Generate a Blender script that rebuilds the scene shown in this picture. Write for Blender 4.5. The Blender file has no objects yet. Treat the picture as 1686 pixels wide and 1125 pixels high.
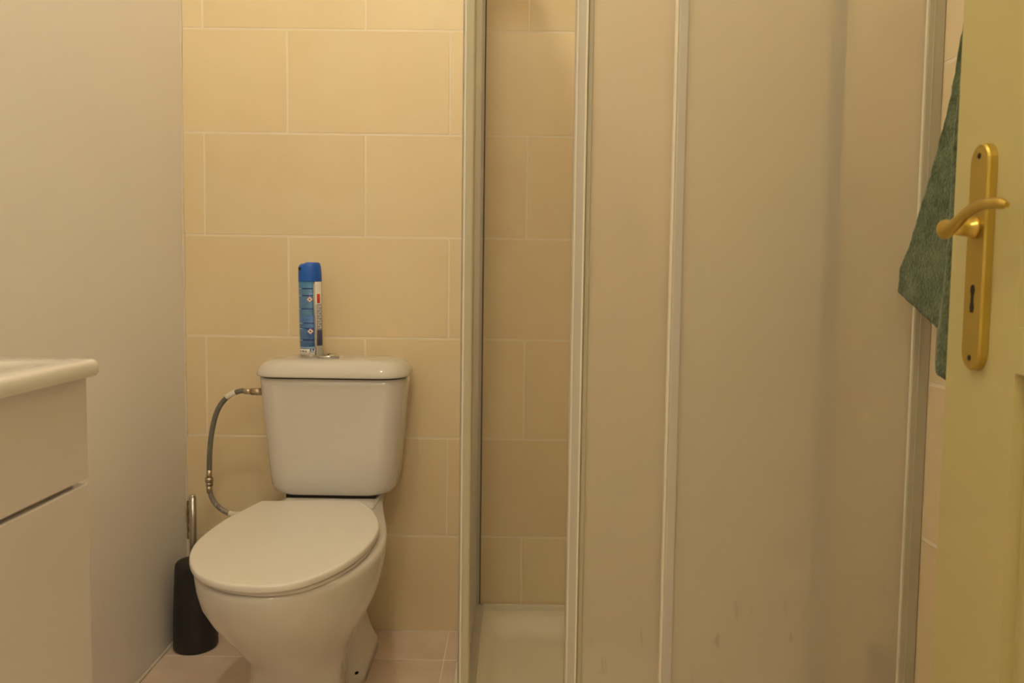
import bpy, bmesh, math, random
from mathutils import Vector, Matrix
random.seed(7)
S = bpy.context.scene
C = S.collection

# ---------------------------------------------------------------- camera
F_PX, W_PX = 1291.0, 1686.0
D = 1.9804                      # distance camera plane -> tiled back wall
H = 0.9328                      # camera height
cd = bpy.data.cameras.new('camera')
cd.sensor_width = 23.5
cd.lens = F_PX / W_PX * 23.5
cd.shift_y = -(562.5 - 531.73) / W_PX
cd.clip_start = 0.02
cd.dof.use_dof = True
cd.dof.focus_distance = 1.75
cd.dof.aperture_fstop = 5.6
cam = bpy.data.objects.new('camera', cd)
C.objects.link(cam)
pitch, roll, yaw = 0.0641, 0.0133, -0.0073
R = (Matrix.Rotation(-yaw, 4, 'Z') @ Matrix.Rotation(math.pi / 2 - pitch, 4, 'X') @ Matrix.Rotation(roll, 4, 'Z'))
cam.matrix_world = Matrix.Translation((0, 0, H)) @ R
S.camera = cam

# ---------------------------------------------------------------- world / exposure
w = bpy.data.worlds.new('world'); S.world = w
w.use_nodes = True
w.node_tree.nodes['Background'].inputs[0].default_value = (1.0, 0.78, 0.52, 1)
w.node_tree.nodes['Background'].inputs[1].default_value = 0.02
S.view_settings.view_transform = 'Standard'
S.view_settings.look = 'None'
S.view_settings.gamma = 1.0
S.view_settings.use_curve_mapping = False
S.view_settings.exposure = 0.0
S.cycles.use_adaptive_sampling = True
S.cycles.adaptive_threshold = 0.03
S.cycles.use_light_tree = False
S.cycles.max_bounces = 8
S.cycles.diffuse_bounces = 6
S.cycles.glossy_bounces = 2
S.cycles.transmission_bounces = 6
BULB = 380.0                    # emission of the ceiling bulb
FILL_EMIT = 39.0                # emission of the fill dome added behind the camera
LAMP_COL = (1.0, 0.87, 0.60)

# ---------------------------------------------------------------- materials
def nt(name):
    m = bpy.data.materials.new(name); m.use_nodes = True
    n = m.node_tree.nodes; l = m.node_tree.links
    return m, n, l, n['Principled BSDF']

def plain(name, col, rough=0.4, metal=0.0, spec=0.5, coat=0.0, bump=0.0, bscale=60.0, mottle=0.0, mscale=6.0, mcol=None):
    m, n, l, b = nt(name)
    b.inputs['Base Color'].default_value = (*col, 1)
    b.inputs['Roughness'].default_value = rough
    b.inputs['Metallic'].default_value = metal
    b.inputs['Specular IOR Level'].default_value = spec
    b.inputs['Coat Weight'].default_value = coat
    b.inputs['Coat Roughness'].default_value = 0.08
    tc = n.new('ShaderNodeTexCoord')
    if mottle:
        t = n.new('ShaderNodeTexNoise'); t.inputs['Scale'].default_value = mscale
        t.inputs['Detail'].default_value = 2
        l.new(tc.outputs['Object'], t.inputs['Vector'])
        mx = n.new('ShaderNodeMix'); mx.data_type = 'RGBA'
        mx.inputs[6].default_value = (*col, 1)
        c2 = mcol or tuple(c * 0.7 for c in col)
        mx.inputs[7].default_value = (*c2, 1)
        r = n.new('ShaderNodeMapRange'); r.inputs[1].default_value = 0.35; r.inputs[2].default_value = 0.7
        r.inputs[3].default_value = 0; r.inputs[4].default_value = mottle
        l.new(t.outputs['Fac'], r.inputs[0]); l.new(r.outputs[0], mx.inputs[0])
        l.new(mx.outputs[2], b.inputs['Base Color'])
    if bump:
        t = n.new('ShaderNodeTexNoise'); t.inputs['Scale'].default_value = bscale
        t.inputs['Detail'].default_value = 1
        l.new(tc.outputs['Object'], t.inputs['Vector'])
        bp = n.new('ShaderNodeBump'); bp.inputs['Strength'].default_value = bump
        bp.inputs['Distance'].default_value = 0.004
        l.new(t.outputs['Fac'], bp.inputs['Height']); l.new(bp.outputs[0], b.inputs['Normal'])
    return m

def tile_mat(name, col, col2, rough, var=0.06, scale=5.0):
    m, n, l, b = nt(name)
    tc = n.new('ShaderNodeTexCoord'); oi = n.new('ShaderNodeObjectInfo')
    ad = n.new('ShaderNodeVectorMath'); ad.operation = 'ADD'
    sc = n.new('ShaderNodeVectorMath'); sc.operation = 'SCALE'; sc.inputs['Scale'].default_value = 37.0
    cb = n.new('ShaderNodeCombineXYZ')
    for k in range(3): l.new(oi.outputs['Random'], cb.inputs[k])
    l.new(cb.outputs[0], sc.inputs[0]); l.new(tc.outputs['Object'], ad.inputs[0]); l.new(sc.outputs[0], ad.inputs[1])
    t = n.new('ShaderNodeTexNoise'); t.inputs['Scale'].default_value = scale
    t.inputs['Detail'].default_value = 4; t.inputs['Roughness'].default_value = 0.6
    l.new(ad.outputs[0], t.inputs['Vector'])
    r = n.new('ShaderNodeMapRange'); r.inputs[1].default_value = 0.38; r.inputs[2].default_value = 0.66
    l.new(t.outputs['Fac'], r.inputs[0])
    mx = n.new('ShaderNodeMix'); mx.data_type = 'RGBA'
    mx.inputs[6].default_value = (*col, 1); mx.inputs[7].default_value = (*col2, 1)
    l.new(r.outputs[0], mx.inputs[0])
    hv = n.new('ShaderNodeHueSaturation')
    r2 = n.new('ShaderNodeMapRange'); r2.inputs[3].default_value = 1 - var; r2.inputs[4].default_value = 1 + var
    l.new(oi.outputs['Random'], r2.inputs[0]); l.new(r2.outputs[0], hv.inputs['Value'])
    l.new(mx.outputs[2], hv.inputs['Color']); l.new(hv.outputs[0], b.inputs['Base Color'])
    b.inputs['Roughness'].default_value = rough
    return m

def frosted(name):
    m = bpy.data.materials.new(name); m.use_nodes = True
    n = m.node_tree.nodes; l = m.node_tree.links
    n.remove(n['Principled BSDF']); out = n['Material Output']
    tc = n.new('ShaderNodeTexCoord')
    # faint lime and soap stains low on the panel, a shape of their own
    mp = n.new('ShaderNodeMapping'); mp.inputs['Scale'].default_value = (70, 70, 17)
    st = n.new('ShaderNodeTexNoise'); st.inputs['Scale'].default_value = 1.0; st.inputs['Detail'].default_value = 3
    l.new(tc.outputs['Object'], mp.inputs[0]); l.new(mp.outputs[0], st.inputs['Vector'])
    sp = n.new('ShaderNodeSeparateXYZ'); l.new(tc.outputs['Object'], sp.inputs[0])
    zr = n.new('ShaderNodeMapRange'); zr.inputs[1].default_value = 0.50; zr.inputs[2].default_value = 0.30
    l.new(sp.outputs[2], zr.inputs[0])
    sr = n.new('ShaderNodeMapRange'); sr.inputs[1].default_value = 0.66; sr.inputs[2].default_value = 0.76
    l.new(st.outputs['Fac'], sr.inputs[0])
    mu = n.new('ShaderNodeMath'); mu.operation = 'MULTIPLY'
    l.new(zr.outputs[0], mu.inputs[0]); l.new(sr.outputs[0], mu.inputs[1])
    tint = n.new('ShaderNodeMix'); tint.data_type = 'RGBA'
    tint.inputs[6].default_value = (1.0, 0.99, 0.97, 1); tint.inputs[7].default_value = (0.72, 0.66, 0.60, 1)
    l.new(mu.outputs[0], tint.inputs[0])
    tr = n.new('ShaderNodeBsdfTranslucent'); df = n.new('ShaderNodeBsdfDiffuse')
    rf = n.new('ShaderNodeBsdfRefraction'); rf.inputs['IOR'].default_value = 1.40; rf.inputs['Roughness'].default_value = 0.24
    gl = n.new('ShaderNodeBsdfGlossy'); gl.inputs['Roughness'].default_value = 0.35
    for s in (tr, rf):
        l.new(tint.outputs[2], s.inputs['Color'])
    df.inputs['Color'].default_value = (0.98, 0.92, 0.80, 1)
    a = n.new('ShaderNodeMixShader'); a.inputs[0].default_value = 0.38     # translucent / diffuse
    l.new(tr.outputs[0], a.inputs[1]); l.new(df.outputs[0], a.inputs[2])
    b = n.new('ShaderNodeMixShader'); b.inputs[0].default_value = 0.32     # + rough refraction
    l.new(a.outputs[0], b.inputs[1]); l.new(rf.outputs[0], b.inputs[2])
    c = n.new('ShaderNodeMixShader'); c.inputs[0].default_value = 0.04
    l.new(b.outputs[0], c.inputs[1]); l.new(gl.outputs[0], c.inputs[2])
    l.new(c.outputs[0], out.inputs['Surface'])
    return m

def clear(name):
    m = bpy.data.materials.new(name); m.use_nodes = True
    n = m.node_tree.nodes; l = m.node_tree.links
    n.remove(n['Principled BSDF']); out = n['Material Output']
    t = n.new('ShaderNodeBsdfTransparent'); t.inputs[0].default_value = (0.985, 0.985, 0.975, 1)
    g = n.new('ShaderNodeBsdfGlossy'); g.inputs['Roughness'].default_value = 0.08
    x = n.new('ShaderNodeMixShader'); x.inputs[0].default_value = 0.02
    l.new(t.outputs[0], x.inputs[1]); l.new(g.outputs[0], x.inputs[2]); l.new(x.outputs[0], out.inputs['Surface'])
    return m

def emit(name, col, s):
    m, n, l, b = nt(name)
    b.inputs['Base Color'].default_value = (*col, 1)
    b.inputs['Emission Color'].default_value = (*col, 1)
    b.inputs['Emission Strength'].default_value = s
    return m

def terry(name, col, col2):
    m, n, l, b = nt(name)
    tc = n.new('ShaderNodeTexCoord')
    t = n.new('ShaderNodeTexNoise'); t.inputs['Scale'].default_value = 210; t.inputs['Detail'].default_value = 3
    l.new(tc.outputs['Object'], t.inputs['Vector'])
    t2 = n.new('ShaderNodeTexNoise'); t2.inputs['Scale'].default_value = 40; t2.inputs['Detail'].default_value = 2
    l.new(tc.outputs['Object'], t2.inputs['Vector'])
    a = n.new('ShaderNodeMath'); a.operation = 'ADD'; l.new(t.outputs['Fac'], a.inputs[0]); l.new(t2.outputs['Fac'], a.inputs[1])
    r = n.new('ShaderNodeMapRange'); r.inputs[1].default_value = 0.75; r.inputs[2].default_value = 1.3
    l.new(a.outputs[0], r.inputs[0])
    mx = n.new('ShaderNodeMix'); mx.data_type = 'RGBA'
    mx.inputs[6].default_value = (*col, 1); mx.inputs[7].default_value = (*col2, 1)
    l.new(r.outputs[0], mx.inputs[0]); l.new(mx.outputs[2], b.inputs['Base Color'])
    b.inputs['Roughness'].default_value = 0.95; b.inputs['Specular IOR Level'].default_value = 0.1
    b.inputs['Sheen Weight'].default_value = 0.3
    bp = n.new('ShaderNodeBump'); bp.inputs['Strength'].default_value = 0.9; bp.inputs['Distance'].default_value = 0.003
    l.new(a.outputs[0], bp.inputs['Height']); l.new(bp.outputs[0], b.inputs['Normal'])
    return m

M = dict(
    tile=tile_mat('beige_tile', (0.81, 0.695, 0.485), (0.785, 0.655, 0.44), 0.33, 0.025),
    floor_tile=tile_mat('pinkish_floor_tile', (0.84, 0.70, 0.61), (0.75, 0.60, 0.50), 0.38, 0.03, 7.0),
    grout=plain('wall_grout', (0.87, 0.785, 0.64), 0.6),
    floor_grout=plain('floor_grout', (0.95, 0.87, 0.78), 0.7),
    paint=plain('white_wall_paint', (0.87, 0.85, 0.87), 0.62, mottle=0.25, mscale=2.0, mcol=(0.85, 0.825, 0.83)),
    ceiling=plain('ceiling_paint', (0.82, 0.79, 0.74), 0.8),
    caulk=plain('old_white_caulk', (0.80, 0.74, 0.66), 0.5, mottle=0.5, mscale=22, mcol=(0.62, 0.52, 0.40)),
    rust=plain('damp_brown_gap', (0.22, 0.12, 0.05), 0.9, mottle=0.7, mscale=30, mcol=(0.45, 0.30, 0.15)),
    basin=plain('white_basin_ceramic', (0.79, 0.77, 0.78), 0.12, coat=0.4),
    ceramic=plain('white_ceramic', (0.72, 0.70, 0.68), 0.09, coat=0.4),
    seat=plain('white_seat_plastic', (0.83, 0.815, 0.80), 0.16, coat=0.3),
    lacquer=plain('white_gloss_lacquer', (0.71, 0.68, 0.715), 0.14, coat=0.4),
    door=plain('cream_door_paint', (0.54, 0.48, 0.225), 0.42, bscale=30),
    alu=plain('white_lacquered_profile', (0.58, 0.555, 0.50), 0.3),
    alu_bright=plain('white_plastic_seal', (0.82, 0.78, 0.66), 0.3),
    alu_wall=plain('greyish_wall_profile', (0.50, 0.475, 0.36), 0.35),
    seal=plain('dark_rubber_seal', (0.10, 0.08, 0.06), 0.7),
    tray=plain('white_acrylic_tray', (0.90, 0.87, 0.76), 0.2),
    glass=frosted('frosted_acrylic'), clear=clear('clear_acrylic'),
    brass=plain('satin_brass', (0.66, 0.48, 0.12), 0.28, metal=0.9),
    brass_plate=plain('brushed_brass', (0.56, 0.41, 0.09), 0.42, metal=0.85),
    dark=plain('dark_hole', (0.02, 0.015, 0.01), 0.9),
    black=plain('black_plastic', (0.018, 0.017, 0.020), 0.42),
    chrome=plain('chrome', (0.75, 0.75, 0.75), 0.12, metal=1.0),
    steel=plain('brushed_steel', (0.55, 0.53, 0.50), 0.32, metal=1.0),
    nickel=plain('dull_nickel', (0.60, 0.50, 0.36), 0.35, metal=0.9),
    hose=plain('grey_braided_hose', (0.20, 0.20, 0.18), 0.5, metal=0.3, bump=0.8, bscale=400),
    hose_light=plain('steel_braided_hose', (0.36, 0.34, 0.31), 0.42, metal=0.6, bump=0.8, bscale=400),
    tag=plain('white_paper_tag', (0.80, 0.77, 0.72), 0.6),
    towel=terry('green_terry', (0.060, 0.088, 0.042), (0.160, 0.205, 0.115)),
    blue_cap=plain('blue_cap_plastic', (0.008, 0.11, 0.60), 0.4),
    blue=plain('blue_label', (0.05, 0.19, 0.46), 0.35, mottle=0.6, mscale=40, mcol=(0.09, 0.25, 0.42)),
    blue_mid=plain('mid_blue_label', (0.04, 0.15, 0.48), 0.35),
    blue_dark=plain('dark_blue_print', (0.012, 0.05, 0.30), 0.35),
    navy=plain('navy_print', (0.06, 0.06, 0.16), 0.35),
    greyblue=plain('grey_print', (0.35, 0.36, 0.42), 0.35),
    white_print=plain('white_print', (0.80, 0.78, 0.76), 0.35),
    pale=plain('pale_blue_print', (0.20, 0.36, 0.60), 0.35),
    red=plain('red_print', (0.70, 0.05, 0.03), 0.4),
    can=plain('can_steel', (0.62, 0.60, 0.55), 0.25, metal=0.9),
    bottle=plain('brown_bottle_plastic', (0.26, 0.085, 0.03), 0.35),
    bottle_cap=plain('dark_brown_cap', (0.12, 0.05, 0.03), 0.4),
    bulb=emit('lit_bulb', LAMP_COL, BULB),
    fill_glow=emit('lit_fill_dome', LAMP_COL, FILL_EMIT),
)

# ---------------------------------------------------------------- helpers
def link(name, me, mat=None, parent=None, smooth=False):
    o = bpy.data.objects.new(name, me); C.objects.link(o)
    if mat and not me.materials: me.materials.append(M[mat])
    if parent: o.parent = parent
    if smooth:
        for p in me.polygons: p.use_smooth = True
    return o

def fix(bm):
    bmesh.ops.recalc_face_normals(bm, faces=bm.faces[:])

def from_bm(name, bm, mat, parent=None, smooth=False):
    fix(bm)
    me = bpy.data.meshes.new(name); bm.to_mesh(me); bm.free()
    return link(name, me, mat, parent, smooth)

def add_box(bm, x0, x1, y0, y1, z0, z1, bev=0.0, seg=2):
    g = bmesh.ops.create_cube(bm, size=1.0)['verts']
    for v in g:
        v.co = Vector(((x0 + x1) / 2 + v.co.x * (x1 - x0), (y0 + y1) / 2 + v.co.y * (y1 - y0), (z0 + z1) / 2 + v.co.z * (z1 - z0)))
    if bev:
        es = list({e for v in g for e in v.link_edges})
        bmesh.ops.bevel(bm, geom=es, offset=bev, segments=seg, affect='EDGES', profile=0.5)

def box(name, x0, x1, y0, y1, z0, z1, mat, parent=None, bev=0.0, seg=2):
    bm = bmesh.new(); add_box(bm, x0, x1, y0, y1, z0, z1, bev, seg)
    return from_bm(name, bm, mat, parent, smooth=False)

def loft(name, rings, mat, parent=None, cap0=True, cap1=True, smooth=True):
    bm = bmesh.new(); vr = [[bm.verts.new(p) for p in r] for r in rings]
    k = len(rings[0])
    for a, b in zip(vr, vr[1:]):
        for i in range(k):
            bm.faces.new((a[i], a[(i + 1) % k], b[(i + 1) % k], b[i]))
    if cap0: bm.faces.new(vr[0])
    if cap1: bm.faces.new(vr[-1])
    return from_bm(name, bm, mat, parent, smooth)

def lathe(name, prof, mat, parent=None, seg=40, loc=(0, 0, 0), smooth=True, sx=1.0, sy=1.0):
    rings = [[(loc[0] + r * sx * math.cos(2 * math.pi * i / seg), loc[1] + r * sy * math.sin(2 * math.pi * i / seg), loc[2] + z)
              for i in range(seg)] for r, z in prof]
    return loft(name, rings, mat, parent, smooth=smooth)

def sharp(o, ang=40):
    me = o.data
    try: me.set_sharp_from_angle(angle=math.radians(ang))
    except Exception: pass
    return o

def catmull(pts, n=8):
    P = [Vector(p) for p in pts]; P = [2 * P[0] - P[1]] + P + [2 * P[-1] - P[-2]]
    out = []
    for i in range(1, len(P) - 2):
        for k in range(n):
            t = k / n
            out.append(0.5 * ((2 * P[i]) + (P[i + 1] - P[i - 1]) * t + (2 * P[i - 1] - 5 * P[i] + 4 * P[i + 1] - P[i + 2]) * t * t
                              + (3 * P[i] - P[i - 1] - 3 * P[i + 1] + P[i + 2]) * t ** 3))
    out.append(P[-2]); return out

def tube(name, path, rad, mat, parent=None, seg=14, up=(0, 1, 0.01), flat=1.0):
    path = [Vector(p) for p in path]
    if not isinstance(rad, (list, tuple)): rad = [rad] * len(path)
    rings = []; u = Vector(up)
    for i, p in enumerate(path):
        d = (path[min(i + 1, len(path) - 1)] - path[max(i - 1, 0)]).normalized()
        n = (u - d * u.dot(d)).normalized(); u = n
        b = d.cross(n)
        rings.append([tuple(p + n * rad[i] * math.cos(2 * math.pi * k / seg) + b * rad[i] * flat * math.sin(2 * math.pi * k / seg)) for k in range(seg)])
    return loft(name, rings, mat, parent)

def rrect(cx, cy, hx, hy, r, z, n=8):
    """rounded rectangle ring; r = corner radius"""
    pts = []
    for (sx, sy, a0) in ((1, 1, 0), (-1, 1, 90), (-1, -1, 180), (1, -1, 270)):
        for i in range(n + 1):
            a = math.radians(a0 + 90 * i / n)
            pts.append((cx + sx * (hx - r) + r * math.cos(a), cy + sy * (hy - r) + r * math.sin(a), z))
    return pts

def lerp_tab(tab, t):
    for (t0, v0), (t1, v1) in zip(tab, tab[1:]):
        if t <= t1:
            k = (t - t0) / max(1e-9, t1 - t0); return v0 + (v1 - v0) * k
    return tab[-1][1]

def thing(name, label, cat, loc=(0, 0, 0), group=None):
    o = bpy.data.objects.new(name, None); C.objects.link(o); o.location = loc
    o.empty_display_size = 0.05
    return tag(o, label, cat, group)

def tag(o, label, cat, group=None):
    o['label'] = label; o['category'] = cat
    if group: o['group'] = group
    return o

def struct(o, label=None):
    o['kind'] = 'structure'
    if label: o['label'] = label
    return o

def pane(name, x0, x1, y0, y1, z0, z1, parent, axis):
    """acrylic pane: textured on its outer face, smooth and clear on the others"""
    o = box(name, x0, x1, y0, y1, z0, z1, 'clear', parent)
    o.data.materials.append(M['glass'])
    for p in o.data.polygons:
        if p.normal[axis] < -0.9: p.material_index = 1
    return o

# ---------------------------------------------------------------- room shell
XL, XR, YB, ZC, YN = -0.848, 0.670, D, 2.50, -0.90
struct(box('floor', XL - 0.1, XR + 0.1, YN - 0.1, YB + 0.1, -0.1, -0.0008, 'floor_grout'), 'pinkish tiled bathroom floor')
struct(box('ceiling', XL - 0.1, XR + 0.1, YN - 0.1, YB + 0.1, ZC, ZC + 0.1, 'ceiling'), 'plain white ceiling above the frame')
struct(box('wall_back', XL - 0.1, XR + 0.1, YB + 0.0007, YB + 0.1, 0, ZC, 'grout'), 'back wall covered in large beige tiles')
struct(box('wall_right', XR + 0.0007, XR + 0.1, YN, YB, 0, ZC, 'grout'), 'right wall beside the shower, tiled in beige')
struct(box('wall_front', XL - 0.1, XR + 0.1, YN - 0.1, YN, 0, ZC, 'paint'), 'painted wall behind the camera')
# left wall: slightly wavy plaster
bm = bmesh.new()
NY, NZ = 40, 36
gv = []
for i in range(NY + 1):
    row = []
    for j in range(NZ + 1):
        y = YN + (YB - YN) * i / NY; z = ZC * j / NZ
        x = XL + 0.0016 * math.sin(3.1 * y + 1.3 * z) + 0.0012 * math.sin(7.3 * z + 2.0 * y)
        row.append(bm.verts.new((x, y, z)))
    gv.append(row)
for i in range(NY):
    for j in range(NZ):
        bm.faces.new((gv[i][j], gv[i + 1][j], gv[i + 1][j + 1], gv[i][j + 1]))
back = [[bm.verts.new((XL - 0.1, YN, 0)), bm.verts.new((XL - 0.1, YN, ZC))], [bm.verts.new((XL - 0.1, YB, 0)), bm.verts.new((XL - 0.1, YB, ZC))]]
bm.faces.new((back[0][0], back[0][1], back[1][1], back[1][0]))
bm.faces.new([gv[i][0] for i in range(NY + 1)] + [back[1][0], back[0][0]])
bm.faces.new([gv[i][NZ] for i in range(NY + 1)] + [back[1][1], back[0][1]])
bm.faces.new([gv[0][j] for j in range(NZ + 1)] + [back[0][1], back[0][0]])
bm.faces.new([gv[NY][j] for j in range(NZ + 1)] + [back[1][1], back[1][0]])
wl = struct(from_bm('wall_left', bm, 'paint', smooth=True), 'off-white plastered left wall'); sharp(wl, 30)

# wall tiles, each its own piece
G = 0.0025                    # half joint
TW, TH, H1 = 0.405, 0.255, 0.2522
_cache = {}
def tile_mesh(a, b, kind, mat, t=0.004):
    key = (round(a, 4), round(b, 4), kind, mat)
    if key in _cache: return _cache[key]
    bm = bmesh.new()
    g = bmesh.ops.create_cube(bm, size=1.0)['verts']
    dims = {'y': (a, t, b), 'x': (t, a, b), 'z': (a, b, t)}[kind]
    for v in g: v.co = Vector((v.co.x * dims[0], v.co.y * dims[1], v.co.z * dims[2]))
    bmesh.ops.bevel(bm, geom=bm.edges[:], offset=0.0009, segments=1, affect='EDGES')
    fix(bm)
    me = bpy.data.meshes.new('tile'); bm.to_mesh(me); bm.free(); me.materials.append(M[mat])
    _cache[key] = me; return me

wall_back = bpy.data.objects['wall_back']; wall_right = bpy.data.objects['wall_right']; floor = bpy.data.objects['floor']
XA, XB = -0.7913, -0.5808
z_edges = [0.002] + [H1 + k * TH for k in range(9)] + [ZC]
def spans(lo, hi, j0, step):
    js = []
    k = math.floor((lo - j0) / step) - 1
    cuts = [lo - G]
    while True:
        c = j0 + k * step
        if c > lo + 0.006 and c < hi - 0.006: cuts.append(c)
        if c > hi: break
        k += 1
    cuts.append(hi + G)
    return [(a + G, b - G) for a, b in zip(cuts, cuts[1:])]
for r in range(len(z_edges) - 1):
    z0 = z_edges[r] + (0 if r == 0 else G); z1 = z_edges[r + 1] - G
    for x0, x1 in spans(XL + 0.003, XR - 0.001, XA if r % 2 == 0 else XB, TW):
        o = link('tile', tile_mesh(x1 - x0, z1 - z0, 'y', 'tile'), parent=wall_back)
        jit = random.uniform(-0.0004, 0.0003)
        o.location = ((x0 + x1) / 2, YB + 0.002 + jit * 0.5, (z0 + z1) / 2)
    for y0, y1 in spans(0.30, YB - 0.003, 1.60 if r % 2 == 0 else 1.80, TW):
        o = link('tile', tile_mesh(y1 - y0, z1 - z0, 'x', 'tile'), parent=wall_right)
        o.location = (XR + 0.002 + random.uniform(-0.0002, 0.0001), (y0 + y1) / 2, (z0 + z1) / 2)
for x0, x1 in spans(XL + 0.006, XR - 0.001, -0.167, 0.40):
    for y0, y1 in spans(YN + 0.003, YB - 0.004, 1.829, 0.40):
        o = link('tile', tile_mesh(x1 - x0 + 0.002, y1 - y0 + 0.002, 'z', 'floor_tile'), parent=floor)
        o.location = ((x0 + x1) / 2, (y0 + y1) / 2, -0.002 + random.uniform(-0.0002, 0.0))

# caulk beads: ragged vertical bead in the left corner, bead along the left wall foot
def ragged(name, p0, p1, a_dir, b_dir, wa, wb, n, jit, mat, seed, label):
    rd = random.Random(seed)
    rings = []
    for i in range(n + 1):
        t = i / n; p = Vector(p0).lerp(Vector(p1), t)
        ja = wa * (1 + rd.uniform(-jit, jit)); jb = wb * (1 + rd.uniform(-jit, jit))
        a = Vector(a_dir); b = Vector(b_dir)
        rings.append([tuple(p), tuple(p + a * ja), tuple(p + a * ja * 0.55 + b * jb * 0.45), tuple(p + b * jb)])
    return struct(loft(name, rings, mat, smooth=True), label)
ragged('trim_1', (XL, YB + 0.001, 0.28), (XL, YB + 0.001, ZC - 0.01), (1, 0, 0), (0, -1, 0), 0.006, 0.006, 46, 0.38, 'caulk', 3, 'ragged white caulk bead up the left corner of the tiles')
ragged('trim_2', (XL, 0.86, 0.0), (XL, YB - 0.002, 0.0), (1, 0, 0), (0, 0, 1), 0.008, 0.005, 26, 0.3, 'caulk', 5, 'pale caulk line along the foot of the left wall')
ragged('trim_3', (XL + 0.003, YB - 0.0005, 0.235), (XL + 0.003, YB - 0.0005, 0.335), (1, 0, 0), (0, -1, 0), 0.004, 0.0035, 14, 0.5, 'rust', 9, 'short brown damp stain in the corner above the toilet brush')

# ---------------------------------------------------------------- bulb above the frame, added fill dome behind the camera
lp = thing('ceiling_pendant', 'bare warm bulb on a short flex under the ceiling', 'lamp', (-0.31, 1.0, ZC))
lathe('ceiling_rose', [(0.001, 0), (0.05, 0), (0.05, -0.012), (0.02, -0.028), (0.001, -0.028)], 'white_print', lp, loc=(0, 0, -0.0005))
tube('flex', [(0, 0, -0.02), (0, 0, -0.05), (0, 0, -0.07)], 0.004, 'white_print', lp)
lathe('socket', [(0.001, -0.06), (0.017, -0.06), (0.019, -0.085), (0.001, -0.085)], 'white_print', lp)
lathe('bulb', [(0.001, -0.083), (0.013, -0.085), (0.015, -0.096), (0.026, -0.115), (0.031, -0.133), (0.029, -0.150), (0.019, -0.163), (0.001, -0.167)], 'bulb', lp, seg=24)
fill = thing('added_fill_dome', 'unseen fill light dome added behind the camera', 'lamp', (-0.10, -0.45, ZC))  # added to raise the ambient light, not a fixture of the room
lathe('fill_base', [(0.001, -0.0005), (0.15, -0.0005), (0.15, -0.02), (0.001, -0.02)], 'white_print', fill)
lathe('fill_dome', [(0.001, -0.019), (0.145, -0.019), (0.143, -0.035), (0.12, -0.062), (0.07, -0.080), (0.001, -0.085)], 'fill_glow', fill)

# ---------------------------------------------------------------- cream door, open on the right
E0 = Vector((0.4960, 0.905)); DA = Vector((-0.107, -0.9943)).normalized(); DN = Vector((DA.y, -DA.x))
if DN.x > 0: DN = -DN
def dp(a, n, z): 
    q = E0 + DA * a + DN * n
    return (q.x, q.y, z)
LW, LZ0, LZ1, LT = 0.74, 0.012, 2.04, 0.040
bm = bmesh.new()
def quad(*pts):
    bm.faces.new([bm.verts.new(p) for p in pts])
opens = [(0.151, 0.59, 0.14, 0.842), (0.151, 0.59, 0.886, 1.90)]
def fq(a0, a1, z0, z1, n=0.0): quad(dp(a0, n, z0), dp(a1, n, z0), dp(a1, n, z1), dp(a0, n, z1))
fq(0, 0.151, LZ0, LZ1); fq(0.59, LW, LZ0, LZ1)
fq(0.151, 0.59, LZ0, 0.14); fq(0.151, 0.59, 0.842, 0.886); fq(0.151, 0.59, 1.90, LZ1)
MW, MD = 0.025, -0.005
for a0, a1, z0, z1 in opens:
    o_ = [(a0, z0), (a1, z0), (a1, z1), (a0, z1)]
    prof = [(0, 0), (0.002, -0.012), (0.017, -0.013), (MW, MD)]
    for (s0, n0), (s1, n1) in zip(prof, prof[1:]):
        def ins(s): return [(a0 + s, z0 + s), (a1 - s, z0 + s), (a1 - s, z1 - s), (a0 + s, z1 - s)]
        A, B = ins(s0), ins(s1)
        for k in range(4):
            k2 = (k + 1) % 4
            quad(dp(A[k][0], n0, A[k][1]), dp(A[k2][0], n0, A[k2][1]), dp(B[k2][0], n1, B[k2][1]), dp(B[k][0], n1, B[k][1]))
fq(0, LW, LZ0, LZ1, -LT)
quad(dp(0, 0, LZ0), dp(0, -LT, LZ0), dp(0, -LT, LZ1), dp(0, 0, LZ1))
quad(dp(LW, 0, LZ0), dp(LW, -LT, LZ0), dp(LW, -LT, LZ1), dp(LW, 0, LZ1))
quad(dp(0, 0, LZ0), dp(LW, 0, LZ0), dp(LW, -LT, LZ0), dp(0, -LT, LZ0))
quad(dp(0, 0, LZ1), dp(LW, 0, LZ1), dp(LW, -LT, LZ1), dp(0, -LT, LZ1))
bmesh.ops.remove_doubles(bm, verts=bm.verts[:], dist=1e-5)
door = struct(from_bm('door_1', bm, 'door'), 'cream painted panel door standing open at the right edge')
for k, (a0, a1, z0, z1) in enumerate(opens):
    bm = bmesh.new()
    ps = [(a0 + MW - 0.002, z0 + MW - 0.002), (a1 - MW + 0.002, z0 + MW - 0.002), (a1 - MW + 0.002, z1 - MW + 0.002), (a0 + MW - 0.002, z1 - MW + 0.002)]
    f = [bm.verts.new(dp(a, MD - 0.0003, z)) for a, z in ps]; g = [bm.verts.new(dp(a, MD - 0.012, z)) for a, z in ps]
    bm.faces.new(f); bm.faces.new(g)
    for i in range(4): bm.faces.new((f[i], f[(i + 1) % 4], g[(i + 1) % 4], g[i]))
    from_bm('door_panel', bm, 'door', door)
# door post at the hinge side, standing against the right wall behind the door
hx = dp(LW, -LT, 0)
struct(box('trim_4', hx[0] + 0.012, XR, hx[1] - 0.10, hx[1] + 0.02, 0, ZC, 'paint'), 'door jamb post beside the hinges')
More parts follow.
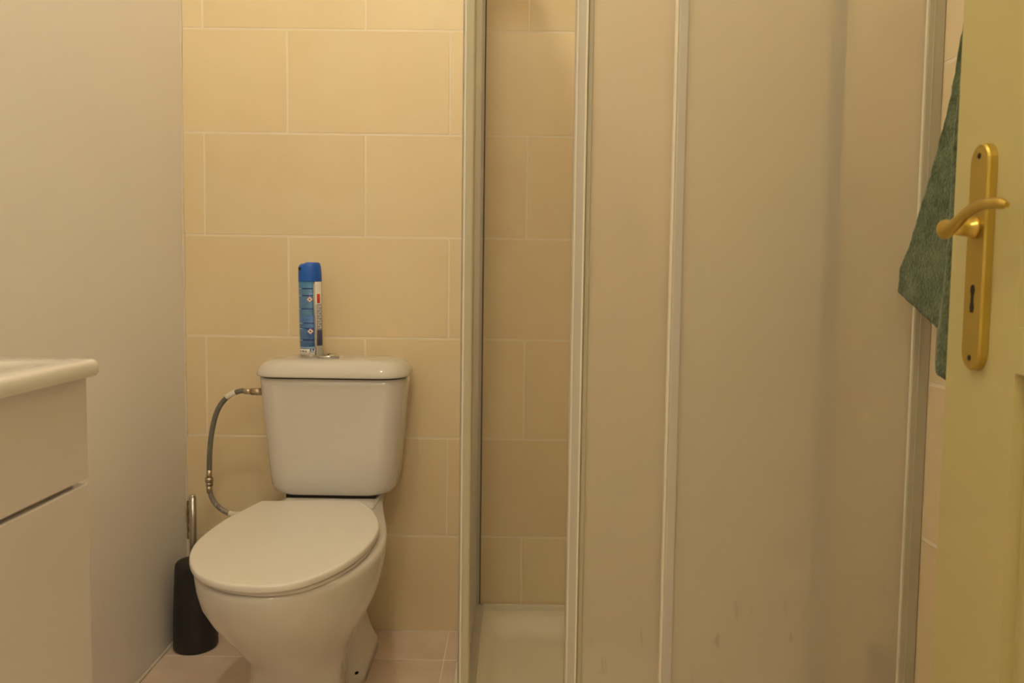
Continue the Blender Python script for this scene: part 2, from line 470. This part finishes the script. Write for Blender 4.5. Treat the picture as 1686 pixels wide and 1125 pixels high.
# lock plate
PA, PZ0, PZ1, PW2, PT = 0.076, 0.836, 1.0735, 0.0205, 0.0092
def plate_ring(n, s):
    pts = []
    r = PW2 - s
    for i in range(13):
        a = math.pi * i / 12; pts.append(dp(PA + r * math.cos(a), n, PZ1 - PW2 + r * math.sin(a)))
    for i in range(13):
        a = math.pi + math.pi * i / 12; pts.append(dp(PA + r * math.cos(a), n, PZ0 + PW2 + r * math.sin(a)))
    return pts
plate = loft('lock_plate', [plate_ring(0.0003, 0), plate_ring(PT - 0.002, 0.0), plate_ring(PT, 0.0018)], 'brass_plate', door, smooth=False)
plate['label'] = 'long brushed brass lock plate with rounded ends'
def disc(name, a, z, r, n0, n1, mat, parent, seg=16, sz=1.0):
    rings = [[dp(a + r * math.cos(2 * math.pi * i / seg), n, z + r * sz * math.sin(2 * math.pi * i / seg)) for i in range(seg)] for n in (n0, n1)]
    return loft(name, rings, mat, parent, smooth=False)
for z in (PZ1 - 0.013, PZ0 + 0.013): disc('screw', PA, z, 0.0032, PT - 0.001, PT + 0.0006, 'dark', plate)
# keyhole: round top and slot
kh = []
for n in (PT - 0.001, PT + 0.0004):
    ring = []
    for i in range(11):
        a = math.radians(-50 + 280 * i / 10); ring.append(dp(PA + 0.0048 * math.cos(a), n, 0.9205 + 0.0060 * math.sin(a)))
    for q in ((-0.0028, 0.909), (-0.0045, 0.902), (-0.0030, 0.897), (0.0030, 0.897), (0.0045, 0.902), (0.0028, 0.909)):
        ring.append(dp(PA + q[0], n, q[1]))
    kh.append(ring)
loft('keyhole', kh, 'dark', plate, smooth=False)
# lever: neck out of the plate, wavy lever running back towards the hinges
HZ = 0.989
lp_ = catmull([dp(PA - 0.010, 0.036, HZ - 0.0045), dp(PA + 0.000, 0.0355, HZ - 0.0035), dp(PA + 0.014, 0.035, HZ + 0.0005), dp(PA + 0.032, 0.034, HZ + 0.0085),
             dp(PA + 0.056, 0.033, HZ + 0.0150), dp(PA + 0.082, 0.031, HZ + 0.0155), dp(PA + 0.104, 0.029, HZ + 0.0120)], 6)
lr = []
for i in range(len(lp_)):
    t = i / (len(lp_) - 1)
    lr.append(lerp_tab([(0, 0.0104), (0.06, 0.0106), (0.16, 0.0088), (0.28, 0.0068), (0.5, 0.0058), (0.75, 0.0052), (0.93, 0.0056), (1.0, 0.0030)], t))
lever = tube('door_lever', lp_, lr, 'brass', door, seg=18, up=(0, 0, 1), flat=0.85)
sharp(lever, 50)
lever['label'] = 'wavy brass lever handle'
tube('lever_neck', [dp(PA, PT - 0.001, HZ - 0.003), dp(PA, 0.013, HZ - 0.003), dp(PA, 0.016, HZ - 0.003), dp(PA + 0.001, 0.024, HZ - 0.003), dp(PA + 0.003, 0.034, HZ - 0.002)],
     [0.0115, 0.0115, 0.0095, 0.0085, 0.0082], 'brass', lever, up=(0, 0, 1), seg=18)
disc('grub_screw', PA + 0.004, HZ - 0.004, 0.0030, 0.0240, 0.0335, 'dark', lever)

# ---------------------------------------------------------------- green towel on a hook on the right wall
hook = thing('wall_hook', 'small white hook on the right wall holding the towel', 'hook', (XR - 0.0005, 1.037, 1.485))
lathe_pts = []
disc_r = [[(0.0 - d, 0.016 * math.cos(2 * math.pi * i / 20), 0.016 * math.sin(2 * math.pi * i / 20)) for i in range(20)] for d in (0.0, 0.006)]
loft('hook_base', disc_r, 'white_print', hook, smooth=False)
tube('hook_arm', catmull([(-0.004, 0, 0), (-0.022, 0, -0.004), (-0.036, 0, 0.0), (-0.042, 0, 0.014)], 5), 0.0045, 'white_print', hook, up=(0, 1, 0))

# flare of the cloth from the hook to its hem, and the hem itself with its folds
flare = [(0.0, 0.0), (0.10, 0.10), (0.25, 0.235), (0.345, 0.295), (0.51, 0.389), (0.72, 0.605), (0.87, 0.826), (0.935, 0.985), (1.0, 1.0)]
HOOK = (XR - 0.040, 1.037, 1.487)
hemx = [(0, 0.600), (0.08, 0.606), (0.20, 0.613), (0.28, 0.614), (0.33, 0.596), (0.36, 0.578), (0.40, 0.571), (0.50, 0.585), (0.62, 0.618), (0.75, 0.600), (0.88, 0.622), (1.0, 0.606)]
hemy = [(0, 1.245), (0.03, 1.238), (0.20, 1.140), (0.28, 1.105), (0.33, 1.078), (0.36, 1.078), (0.40, 1.060), (0.50, 1.010), (0.62, 0.965), (0.75, 0.915), (0.88, 0.865), (1.0, 0.835)]
hemz = [(0, 0.911), (0.03, 0.905), (0.20, 0.858), (0.28, 0.842), (0.33, 0.826), (0.36, 0.822), (0.40, 0.803), (0.50, 0.785), (0.62, 0.790), (0.75, 0.815), (0.88, 0.850), (1.0, 0.89)]
NU, NV = 96, 64
bm = bmesh.new(); g = []
for j in range(NV + 1):
    v = j / NV; row = []
    for i in range(NU + 1):
        u = i / NU
        f = lerp_tab(flare, v); fx = min(1.0, v * 1.7) * (2 - min(1.0, v * 1.7))
        X = HOOK[0] + (lerp_tab(hemx, u) - HOOK[0]) * fx + 0.0015 * math.sin(14 * v + 9 * u)
        Y = HOOK[1] + (lerp_tab(hemy, u) - HOOK[1]) * f + 0.003 * (u - 0.5)
        Z = HOOK[2] + (lerp_tab(hemz, u) - HOOK[2]) * v
        row.append(bm.verts.new((min(X, XR - 0.012), Y, Z)))
    g.append(row)
for j in range(NV):
    for i in range(NU):
        bm.faces.new((g[j][i], g[j][i + 1], g[j + 1][i + 1], g[j + 1][i]))
bmesh.ops.smooth_vert(bm, verts=[v for v in bm.verts if not v.is_boundary], factor=0.5, use_axis_x=True, use_axis_y=True, use_axis_z=True)
tw = from_bm('towel', bm, 'towel', smooth=True)
tag(tw, 'dark green terry towel hanging behind the open door', 'towel')
md = tw.modifiers.new('thick', 'SOLIDIFY'); md.thickness = 0.005; md.offset = 0
dtx = bpy.data.textures.new('pile', 'CLOUDS'); dtx.noise_scale = 0.012
dm = tw.modifiers.new('pile', 'DISPLACE'); dm.texture = dtx; dm.strength = 0.003; dm.mid_level = 0.5

# ---------------------------------------------------------------- shower
TX0, TX1, TY0, TY1, TZ = -0.128, XR - 0.0005, 1.262, YB - 0.0005, 0.066
bm = bmesh.new()
cx, cy = (TX0 + TX1) / 2, (TY0 + TY1) / 2; hx_, hy_ = (TX1 - TX0) / 2, (TY1 - TY0) / 2
bx0, bx1, by0, by1 = TX0 + 0.072, TX1 - 0.05, TY0 + 0.07, TY1 - 0.052
bcx, bcy, bhx, bhy = (bx0 + bx1) / 2, (by0 + by1) / 2, (bx1 - bx0) / 2, (by1 - by0) / 2
rings = [rrect(cx, cy, hx_ - 0.006, hy_, 0.006, 0.001), rrect(cx, cy, hx_, hy_, 0.006, 0.012), rrect(cx, cy, hx_, hy_, 0.006, TZ - 0.008), rrect(cx, cy, hx_ - 0.002, hy_, 0.006, TZ - 0.002),
         rrect(cx, cy, hx_ - 0.008, hy_ - 0.004, 0.008, TZ), rrect(bcx, bcy, bhx + 0.008, bhy + 0.008, 0.052, TZ), rrect(bcx, bcy, bhx, bhy, 0.05, TZ - 0.004),
         rrect(bcx, bcy, bhx - 0.010, bhy - 0.010, 0.045, TZ - 0.020), rrect(bcx, bcy, bhx - 0.022, bhy - 0.022, 0.04, TZ - 0.032), rrect(bcx, bcy, bhx - 0.045, bhy - 0.045, 0.03, TZ - 0.036)]
tray = tag(loft('shower_tray', rings, 'tray'), 'white low shower tray on the floor under the glass cubicle', 'shower tray')
box('caulk_bead', -0.0855, TX1 - 0.001, YB - 0.010, YB - 0.0012, TZ - 0.003, TZ + 0.012, 'alu_bright', tray, bev=0.003)

enc = thing('shower_enclosure', 'white framed shower cubicle with frosted sliding panels', 'shower cubicle', (0, 0, 0))
ET = 1.86; EB = TZ + 0.001
# corner post: bright outer bead + body
post = box('corner_post', -0.0880, -0.0745, 1.285, 1.325, EB, ET, 'alu_wall', enc, bev=0.003)
box('edge_bead', -0.0915, -0.0872, 1.290, 1.322, EB + 0.001, ET, 'alu_bright', post, bev=0.002)
# rails
box('bottom_rail', -0.0745, XR - 0.028, 1.270, 1.330, EB, EB + 0.032, 'alu', enc, bev=0.003)
box('top_rail', -0.0745, XR - 0.028, 1.268, 1.332, ET - 0.04, ET, 'alu', enc, bev=0.003)
box('bottom_rail', -0.1020, -0.0780, 1.325, YB - 0.028, EB, EB + 0.020, 'alu', enc, bev=0.002)
box('top_rail', -0.1040, -0.0740, 1.325, YB - 0.028, ET - 0.04, ET, 'alu', enc, bev=0.002)
# side panel with its wall profile
sp_ = pane('side_panel', -0.0965, -0.0925, 1.320, YB - 0.020, EB + 0.014, ET - 0.02, enc, 0)
wp = box('wall_profile', -0.1070, -0.0880, YB - 0.028, YB - 0.0008, EB, ET, 'alu', enc, bev=0.002)
box('rubber_seal', -0.0884, -0.0868, YB - 0.030, YB - 0.010, EB, ET, 'seal', wp)
# fixed front panel (outer)
fp = pane('fixed_panel', 0.256, XR - 0.020, 1.2810, 1.2848, EB + 0.014, ET - 0.02, enc, 1)
e = box('edge_profile', 0.2500, 0.2665, 1.2760, 1.2895, EB + 0.033, ET - 0.041, 'alu', fp, bev=0.0025)
box('edge_bead', 0.2455, 0.2505, 1.2765, 1.2890, EB + 0.033, ET - 0.041, 'alu_bright', fp, bev=0.002)
wp = box('wall_profile', 0.6435, XR - 0.0008, 1.272, 1.300, EB, ET, 'alu_wall', enc, bev=0.001)
box('profile_rib', 0.6515, 0.6526, 1.2710, 1.2725, EB, ET, 'alu', wp)
box('profile_rib', 0.6422, 0.6434, 1.2740, 1.2800, EB, ET, 'alu_bright', wp)
# sliding door (inner), pushed half open
sd = pane('sliding_panel', 0.100, 0.512, 1.3110, 1.3148, EB + 0.014, ET - 0.02, enc, 1)
lead = box('leading_profile', 0.0880, 0.1095, 1.3030, 1.3230, EB + 0.033, ET - 0.041, 'alu', sd, bev=0.004, seg=3)
box('profile_rib', 0.0905, 0.0928, 1.3018, 1.3036, EB + 0.034, ET - 0.042, 'alu_bright', lead)
box('profile_rib', 0.1050, 0.1078, 1.3018, 1.3036, EB + 0.034, ET - 0.042, 'alu_bright', lead)
box('glazing_strip', 0.1095, 0.1180, 1.3070, 1.3190, EB + 0.033, ET - 0.041, 'alu_wall', sd, bev=0.002)
box('trailing_profile', 0.5030, 0.5210, 1.2890, 1.3210, EB + 0.033, ET - 0.041, 'alu_wall', sd, bev=0.003)
# brown bottle behind the frosted panel
bt = thing('shampoo_bottle', 'brown bottle seen blurred behind the frosted panel, low right', 'bottle', (0.6475, 1.400, TZ + 0.0005))
lathe('bottle_body', [(0.001, 0.0), (0.030, 0.0), (0.034, 0.006), (0.034, 0.14), (0.030, 0.165), (0.014, 0.18), (0.001, 0.18)], 'bottle', bt, sx=0.58)
lathe('bottle_cap', [(0.001, 0.18), (0.017, 0.18), (0.017, 0.212), (0.001, 0.214)], 'bottle_cap', bt)

# ---------------------------------------------------------------- vanity unit
VX, VY1, VY0, VZT = -0.4690, 0.845, 0.245, 0.814
van = thing('vanity_cabinet', 'gloss white vanity cabinet with a drawer over a door', 'cabinet', (XL, VY0, 0))
vb = box('cabinet_body', 0.004, VX - XL - 0.018, 0.0, VY1 - VY0, 0.10, VZT, 'lacquer', van)
box('drawer_front', VX - XL - 0.0175, VX - XL, 0.0, VY1 - VY0, 0.7010, VZT - 0.001, 'lacquer', van, bev=0.0015)
box('cabinet_door', VX - XL - 0.0175, VX - XL, 0.0, VY1 - VY0, 0.105, 0.6960, 'lacquer', van, bev=0.0015)
box('plinth', 0.004, VX - XL - 0.05, 0.01, VY1 - VY0 - 0.01, 0.0, 0.10, 'lacquer', van)
# ceramic basin top, rounded front, shallow sink
BX, BY0, BY1, BZ0, BZ1 = -0.4565, VY0 - 0.008, 0.8545, 0.8150, 0.8330
bcx, bcy = (XL + 0.002 + BX) / 2, (BY0 + BY1) / 2; bhx, bhy = (BX - XL - 0.002) / 2, (BY1 - BY0) / 2
rings = [rrect(bcx, bcy, bhx - 0.002, bhy - 0.002, 0.010, BZ0), rrect(bcx, bcy, bhx, bhy, 0.011, BZ0 + 0.004), rrect(bcx, bcy, bhx, bhy, 0.011, BZ1 - 0.005),
         rrect(bcx, bcy, bhx - 0.0025, bhy - 0.0025, 0.011, BZ1 - 0.001), rrect(bcx, bcy, bhx - 0.006, bhy - 0.006, 0.011, BZ1),
         rrect(bcx, bcy, bhx - 0.045, bhy - 0.070, 0.05, BZ1), rrect(bcx, bcy, bhx - 0.052, bhy - 0.078, 0.05, BZ1 - 0.004),
         rrect(bcx, bcy, bhx - 0.085, bhy - 0.12, 0.06, BZ1 - 0.012), rrect(bcx, bcy, bhx - 0.13, bhy - 0.20, 0.03, BZ1 - 0.0135)]
bs = sharp(loft('washbasin', rings, 'basin'), 50)
tag(bs, 'white ceramic basin top with rounded edge on the vanity cabinet', 'washbasin')

# ---------------------------------------------------------------- toilet
TCX = -0.437
wc = thing('toilet', 'white close-coupled toilet with its lid closed', 'toilet', (TCX, 1.60, 0))
def P(x, y, z): return (x - TCX, y - 1.60, z)
def egg(cx, yf, yw, yb, hw, hb, z, n=56, p=2.0):
    """bowl outline: front tip yf, widest at yw, back edge yb with half width hb"""
    pts = []
    m = n // 2
    for i in range(m + 1):                    # right side, front tip -> widest -> back, then mirrored
        pass
    half = []
    k1 = int(m * 0.6)
    for i in range(k1 + 1):
        a = (math.pi / 2) * i / k1
        half.append((hw * math.sin(a) ** (2 / p), yw - (yw - yf) * math.cos(a) ** (2 / p)))
    k2 = m - k1
    for i in range(1, k2 + 1):
        t = i / k2
        s = t * t * (3 - 2 * t)
        half.append((hw + (hb - hw) * s, yw + (yb - yw) * t))
    for x, y in half: pts.append(P(cx + x, y, z))
    for x, y in reversed(half[1:]): pts.append(P(cx - x, y, z))
    return pts
BC = -0.4365
br = [(0.001, 1.450, 1.53, 1.86, 0.098, 0.045), (0.03, 1.455, 1.53, 1.86, 0.094, 0.043), (0.08, 1.458, 1.53, 1.86, 0.090, 0.042), (0.115, 1.456, 1.53, 1.86, 0.088, 0.043),
      (0.14, 1.448, 1.54, 1.87, 0.091, 0.047), (0.165, 1.431, 1.55, 1.88, 0.099, 0.055), (0.19, 1.408, 1.55, 1.89, 0.109, 0.064), (0.22, 1.378, 1.55, 1.90, 0.125, 0.076), (0.25, 1.349, 1.55, 1.90, 0.141, 0.087),
      (0.285, 1.316, 1.54, 1.90, 0.157, 0.098), (0.32, 1.290, 1.53, 1.91, 0.168, 0.106), (0.35, 1.277, 1.53, 1.92, 0.173, 0.110), (0.372, 1.272, 1.53, 1.93, 0.1745, 0.112), (0.381, 1.273, 1.53, 1.93, 0.174, 0.113),
      (0.3855, 1.278, 1.53, 1.928, 0.169, 0.110)]
bowl = loft('bowl', [egg(BC, yf, yw, yb, hw, hb, z) for z, yf, yw, yb, hw, hb in br], 'ceramic', wc)
# rear foot with flared flange
fr = [(0.001, 0.103, 0.135), (0.024, 0.1025, 0.1345), (0.034, 0.0995, 0.1315), (0.048, 0.093, 0.126), (0.075, 0.085, 0.120), (0.12, 0.076, 0.114), (0.18, 0.070, 0.11), (0.25, 0.072, 0.11)]
ft = loft('foot', [[P(x, y, z) for x, y, z in rrect(BC, 1.800, hx, hy, 0.06, z)] for z, hx, hy in fr], 'ceramic', bowl)
for s in (-1, 1):
    lathe('bolt_hole', [(0.0005, -0.0045), (0.0065, -0.003), (0.0085, 0.0), (0.0065, 0.003), (0.0005, 0.0045)], 'dark', bowl, seg=16, loc=P(BC + s * 0.083, 1.698, 0.0345))
# deck under the cistern
loft('cistern_deck', [[P(x, y, z) for x, y, z in rrect(BC, 1.850, hx, hy, 0.03, z)] for z, hx, hy in
     [(0.24, 0.085, 0.09), (0.31, 0.100, 0.098), (0.355, 0.109, 0.103), (0.388, 0.112, 0.105), (0.392, 0.109, 0.102)]], 'ceramic', bowl)
gk = box('gasket', BC - TCX - 0.108, BC - TCX + 0.104, 0.228, 0.33, 0.3915, 0.4000, 'dark', wc)
gk['label'] = 'dark rubber gasket between bowl and cistern'
# seat ring under the lid
def lid_pts():
    raw = [(-0.578, 1.750), (-0.595, 1.681), (-0.611, 1.609), (-0.6165, 1.517), (-0.611, 1.455), (-0.595, 1.399), (-0.570, 1.349), (-0.538, 1.309), (-0.495, 1.280),
           (-0.450, 1.266), (-0.409, 1.265), (-0.363, 1.282), (-0.323, 1.328), (-0.294, 1.391), (-0.279, 1.454), (-0.274, 1.522), (-0.279, 1.585), (-0.300, 1.657), (-0.331, 1.721), (-0.356, 1.757)]
    c = catmull([(x, y, 0) for x, y in raw], 5)
    return [(p.x, p.y) for p in c]
LPTS = lid_pts()
lcx, lcy = -0.447, 1.52
def lid_ring(s, z, dx=0.0, dy=0.0):
    out = []
    for x, y in LPTS:
        vx, vy = x - lcx, y - lcy; L = math.hypot(vx, vy)
        out.append(P(lcx + vx * (L - s) / L + dx, lcy + vy * (L - s) / L + dy, z))
    return out
loft('seat_ring', [lid_ring(0.010, 0.3860, 0.002, 0.004), lid_ring(0.007, 0.3870, 0.002, 0.004), lid_ring(0.007, 0.3925, 0.002, 0.004), lid_ring(0.010, 0.3935, 0.002, 0.004)], 'seat', wc)
lid = loft('lid', [lid_ring(0.012, 0.3945), lid_ring(0.0030, 0.3945), lid_ring(0.0008, 0.3958), lid_ring(0.0, 0.3985), lid_ring(0.0002, 0.4045), lid_ring(0.0012, 0.4066), lid_ring(0.0034, 0.4078),
                   lid_ring(0.0065, 0.4080), lid_ring(0.03, 0.4084), lid_ring(0.09, 0.4088)], 'seat', wc)
for v in lid.data.vertices: v.co.z += 0.019 * max(-0.02, v.co.x + 0.03)      # the lid sits a little higher on its right side
for s in (-0.052, 0.052):
    lathe('hinge_cap', [(0.001, 0), (0.013, 0), (0.013, 0.012), (0.010, 0.016), (0.001, 0.0165)], 'seat', wc, seg=20, loc=P(-0.452 + s, 1.735, 0.389))
# cistern
cr = [(0.3985, 0.118, 0.0730, 0.045), (0.4000, 0.132, 0.0775, 0.05), (0.406, 0.143, 0.0800, 0.052), (0.419, 0.150, 0.0815, 0.052), (0.45, 0.1535, 0.0822, 0.052), (0.55, 0.163, 0.0835, 0.052), (0.66, 0.1725, 0.0855, 0.052), (0.6780, 0.1735, 0.086, 0.052), (0.6790, 0.170, 0.083, 0.05)]
cs = loft('cistern', [[P(x, y, z) for x, y, z in rrect(TCX - 0.001, YB - 0.002 - hy, hx, hy, r, z, 10)] for z, hx, hy, r in cr], 'ceramic', wc)
# lid of the cistern
cl = [(0.6825, 0.1745, 0.088, 0.055), (0.6835, 0.1795, 0.092, 0.06), (0.687, 0.1805, 0.0925, 0.06), (0.696, 0.178, 0.091, 0.06), (0.706, 0.172, 0.0875, 0.058), (0.714, 0.163, 0.082, 0.055), (0.7195, 0.150, 0.074, 0.05), (0.7225, 0.132, 0.062, 0.045), (0.7238, 0.10, 0.04, 0.03)]
ctop = loft('cistern_lid', [[P(x, y, z) for x, y, z in rrect(TCX - 0.001, YB - 0.094, hx, hy, r, z, 10)] for z, hx, hy, r in cl], 'ceramic', wc)
# shadow gap under the cistern lid
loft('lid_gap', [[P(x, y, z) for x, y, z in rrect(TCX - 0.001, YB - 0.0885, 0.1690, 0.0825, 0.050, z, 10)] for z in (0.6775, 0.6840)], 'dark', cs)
bx_, by_ = -0.452, 1.868
bt = lathe('flush_button', [(0.001, 0.7232), (0.0215, 0.7232), (0.0245, 0.7255), (0.0245, 0.7285), (0.021, 0.7315), (0.018, 0.7310), (0.001, 0.7315)], 'chrome', wc, loc=P(bx_, by_, 0))
bt['label'] = 'round chrome flush button'
box('button_split', bx_ - TCX - 0.0006, bx_ - TCX + 0.0006, by_ - 1.60 - 0.017, by_ - 1.60 + 0.017, 0.7314, 0.7318, 'dark', bt)

# ---------------------------------------------------------------- water hose
HY = 1.872
hs = thing('water_hose', 'grey flexible water hose curving from wall to cistern', 'hose', (-0.74, HY, 0.30))
def Hh(x, z, y=HY): return (x + 0.74, y - HY, z - 0.30)
up1 = catmull([Hh(-0.650, 0.638), Hh(-0.668, 0.6385), Hh(-0.697, 0.625), Hh(-0.721, 0.594), Hh(-0.735, 0.548), Hh(-0.742, 0.496), Hh(-0.7445, 0.437)], 8)
tube('upper_hose', up1, 0.0062, 'hose', hs)
lo1 = catmull([Hh(-0.7445, 0.408), Hh(-0.7435, 0.392), Hh(-0.736, 0.370), Hh(-0.718, 0.349), Hh(-0.690, 0.336), Hh(-0.655, 0.331, HY + 0.02), Hh(-0.62, 0.330, HY + 0.06)], 8)
tube('lower_hose', lo1, 0.0062, 'hose_light', hs)
tube('paper_tag', up1[11:18], 0.0072, 'tag', hs)
tube('paper_tag', lo1[30:38], 0.0070, 'tag', hs)
tube('crimp', [Hh(-0.640, 0.638), Hh(-0.658, 0.6385)], 0.0070, 'nickel', hs)
tube('inlet_nut', [Hh(-0.6135, 0.638), Hh(-0.640, 0.638)], 0.0092, 'nickel', hs, seg=6)
tube('crimp', [Hh(-0.7445, 0.444), Hh(-0.7447, 0.424)], 0.0068, 'nickel', hs)
tube('union_nut', [Hh(-0.7447, 0.4255), Hh(-0.7447, 0.4150)], 0.0105, 'nickel', hs, seg=6, up=(1, 0, 0))
tube('union_nut', [Hh(-0.7447, 0.4140), Hh(-0.7447, 0.4060)], 0.0092, 'nickel', hs, seg=6, up=(1, 0, 0))
tube('crimp', [Hh(-0.7447, 0.4065), Hh(-0.7445, 0.388)], 0.0068, 'nickel', hs)
tube('wall_valve', [Hh(-0.62, 0.330, HY + 0.055), Hh(-0.605, 0.330, HY + 0.08), Hh(-0.60, 0.330, YB - 0.0008)], 0.010, 'chrome', hs)

# ---------------------------------------------------------------- toilet brush
tb = thing('toilet_brush', 'black toilet brush pot with a steel handle in the corner', 'toilet brush', (-0.7855, 1.880, 0))
lathe('holder', [(0.001, 0.0), (0.050, 0.0), (0.0525, 0.004), (0.0525, 0.010), (0.0505, 0.10), (0.0470, 0.195), (0.0455, 0.209), (0.042, 0.2145), (0.030, 0.216), (0.001, 0.216)], 'black', tb)
tube('handle', [(-0.003, 0, 0.212), (-0.0035, 0, 0.30), (-0.004, 0, 0.376)], 0.0085, 'steel', tb, up=(1, 0, 0))
lathe('handle_cap', [(0.001, 0.3755), (0.0086, 0.3755), (0.0082, 0.379), (0.005, 0.381), (0.001, 0.3812)], 'chrome', tb, loc=(-0.004, 0, 0), seg=18)

# ---------------------------------------------------------------- aerosol can
CANX, CANY, CANZ, CR = -0.4935, 1.872, 0.7236, 0.0272
can = thing('air_freshener_can', 'blue aerosol can standing on the toilet cistern', 'spray can', (CANX, CANY, CANZ))
can.rotation_euler = (0, math.radians(-1.2), 0)
lathe('can_body', [(0.001, 0.0015), (0.0235, 0.0015), (0.0265, 0.0), (CR, 0.002), (CR, 0.006), (CR - 0.0005, 0.008), (CR - 0.0005, 0.184), (0.001, 0.184)], 'can', can, seg=56)
cap_prof = [(0.001, 0.182), (CR + 0.0001, 0.182), (CR, 0.200), (CR - 0.0012, 0.217), (CR - 0.003, 0.2235), (CR - 0.006, 0.2265), (0.001, 0.2275)]
seg = 56; rings = []
for r, z in cap_prof:
    ring = []
    for i in range(seg):
        a = 2 * math.pi * i / seg
        x, y = r * math.cos(a), r * math.sin(a)
        zz = z
        if z > 0.22 and x < -0.006: zz = z - 0.0035      # cut-away finger recess on the left
        ring.append((x, y, zz))
    rings.append(ring)
cap = sharp(loft('cap', rings, 'blue_cap', can), 35)
box('spray_slot', -0.0215, -0.0150, -0.0215, -0.0195, 0.2085, 0.2150, 'dark', cap)
def patch(name, u0, u1, z0, z1, mat, parent, dr=0.0, n=10, slant=0.0):
    """label patch on the can wall; u is millimetres across as seen from the front, -27..27"""
    r = CR - 0.0004 + dr
    a0 = math.asin(max(-1, min(1, u0 / 27.2))); a1 = math.asin(max(-1, min(1, u1 / 27.2)))
    bm = bmesh.new(); rows = []
    for rr in (r, r - 0.0003):
        lo, hi = [], []
        for i in range(n + 1):
            a = a0 + (a1 - a0) * i / n
            x, y = rr * math.sin(a), -rr * math.cos(a)
            lo.append(bm.verts.new((x, y, z0 / 1000))); hi.append(bm.verts.new((x, y, z1 / 1000)))
        rows.append((lo, hi))
    (lo, hi), (lo2, hi2) = rows
    for i in range(n):
        bm.faces.new((lo[i], lo[i + 1], hi[i + 1], hi[i])); bm.faces.new((lo2[i], lo2[i + 1], hi2[i + 1], hi2[i]))
        bm.faces.new((lo[i], lo[i + 1], lo2[i + 1], lo2[i])); bm.faces.new((hi[i], hi[i + 1], hi2[i + 1], hi2[i]))
    bm.faces.new((lo[0], hi[0], hi2[0], lo2[0])); bm.faces.new((lo[n], hi[n], hi2[n], lo2[n]))
    return from_bm(name, bm, mat, parent, smooth=True)
lab = patch('text_label', -27.1, 13.5, 22, 181, 'blue', can, 0.0002, 18)
lab['label'] = 'blue label with lines of small print and two hazard diamonds'
patch('label_foot', -27.1, 13.5, 8, 22.5, 'white_print', can, 0.0002, 18)
patch('label_fade', -27.1, 13.5, 22, 27, 'pale', lab, 0.00035, 18)
patch('label_tint', -27.0, 13.5, 27, 100, 'blue_mid', lab, 0.00030, 18)
patch('label_seam', 13.6, 16.6, 6, 181, 'can', can, 0.0, 6)
fr_ = patch('front_label', 16.8, 27.15, 6, 181, 'white_print', can, 0.0002, 10)
patch('front_label_shade', 18.0, 27.0, 28, 128, 'greyblue', fr_, 0.0004, 10)
patch('front_label_dark', 18.5, 27.0, 30, 66, 'navy', fr_, 0.0006, 10)
patch('red_logo', 20.0, 25.0, 130, 152, 'red', fr_, 0.0006, 8)
for k in range(9):                                        # vertical product lettering, too small to read
    z = 70 + k * 6.2
    patch('letter', 21.0, 25.8, z, z + 1.4, 'white_print', fr_, 0.0007, 5)
    patch('letter', 21.0 if k % 2 else 24.4, 22.4 if k % 2 else 25.8, z, z + 4.2, 'white_print', fr_, 0.0007, 4)
for z, a, b in ((164, -14, 12.5), (147.5, -14, 12.5), (116, -18, 12.5), (82, -10, 12.5), (69, -9, 12.5), (42, -14, 12.5)):
    patch('heading_bar', a, b, z, z + 2.6, 'blue_dark', lab, 0.0005, 12)
    patch('heading_word', -26.0, min(a - 1.0, -15), z + 0.2, z + 1.4, 'white_print', lab, 0.0005, 8)
rd = random.Random(4)
zz = 29.0
while zz < 160:
    if all(abs(zz - h - 1.3) > 2.2 for h in (164, 147.5, 116, 82, 69, 42)):
        end = rd.choice((-4, 2, 8, 12, 12, 12))
        if 58 < zz < 74 or 128 < zz < 146: end = min(end, 0)
        patch('print_line', -26, end, zz, zz + 0.7, 'pale', lab, 0.0005, 10)
    zz += 2.6
for zc in (139.5, 64):                                     # hazard diamonds: white diamond, red rim, dark flame
    def diamond(h, mat, dr, nm, parent):
        bm = bmesh.new(); r = CR + dr
        vs = []
        for q in (r, r - 0.0002):
            ring = []
            for du, dz in ((0, h), (h * 0.5, h / 2), (h, 0), (h * 0.5, -h / 2), (0, -h), (-h * 0.5, -h / 2), (-h, 0), (-h * 0.5, h / 2)):
                a = math.asin((5.0 + du) / 27.2)
                ring.append((q * math.sin(a), -q * math.cos(a), (zc + dz) / 1000))
            vs.append(ring)
        bm.free()
        return loft(nm, vs, mat, parent, smooth=False)
    d = diamond(7.6, 'red', 0.0002, 'hazard_diamond', lab)
    diamond(6.4, 'white_print', 0.0004, 'diamond_field', d)
    diamond(2.2, 'dark', 0.0006, 'flame_mark', d)
for u in (-23, -17, -14, -8): patch('foot_print', u, u + 2.4, 15, 18, 'navy', can, 0.0005, 3)
for u in (2.5, 8.0): patch('foot_print', u, u + 4.0, 17.5, 21.5, 'blue_dark', can, 0.0005, 4)
patch('foot_print', 1.5, 12.5, 13.6, 16.4, 'pale', can, 0.0005, 6)
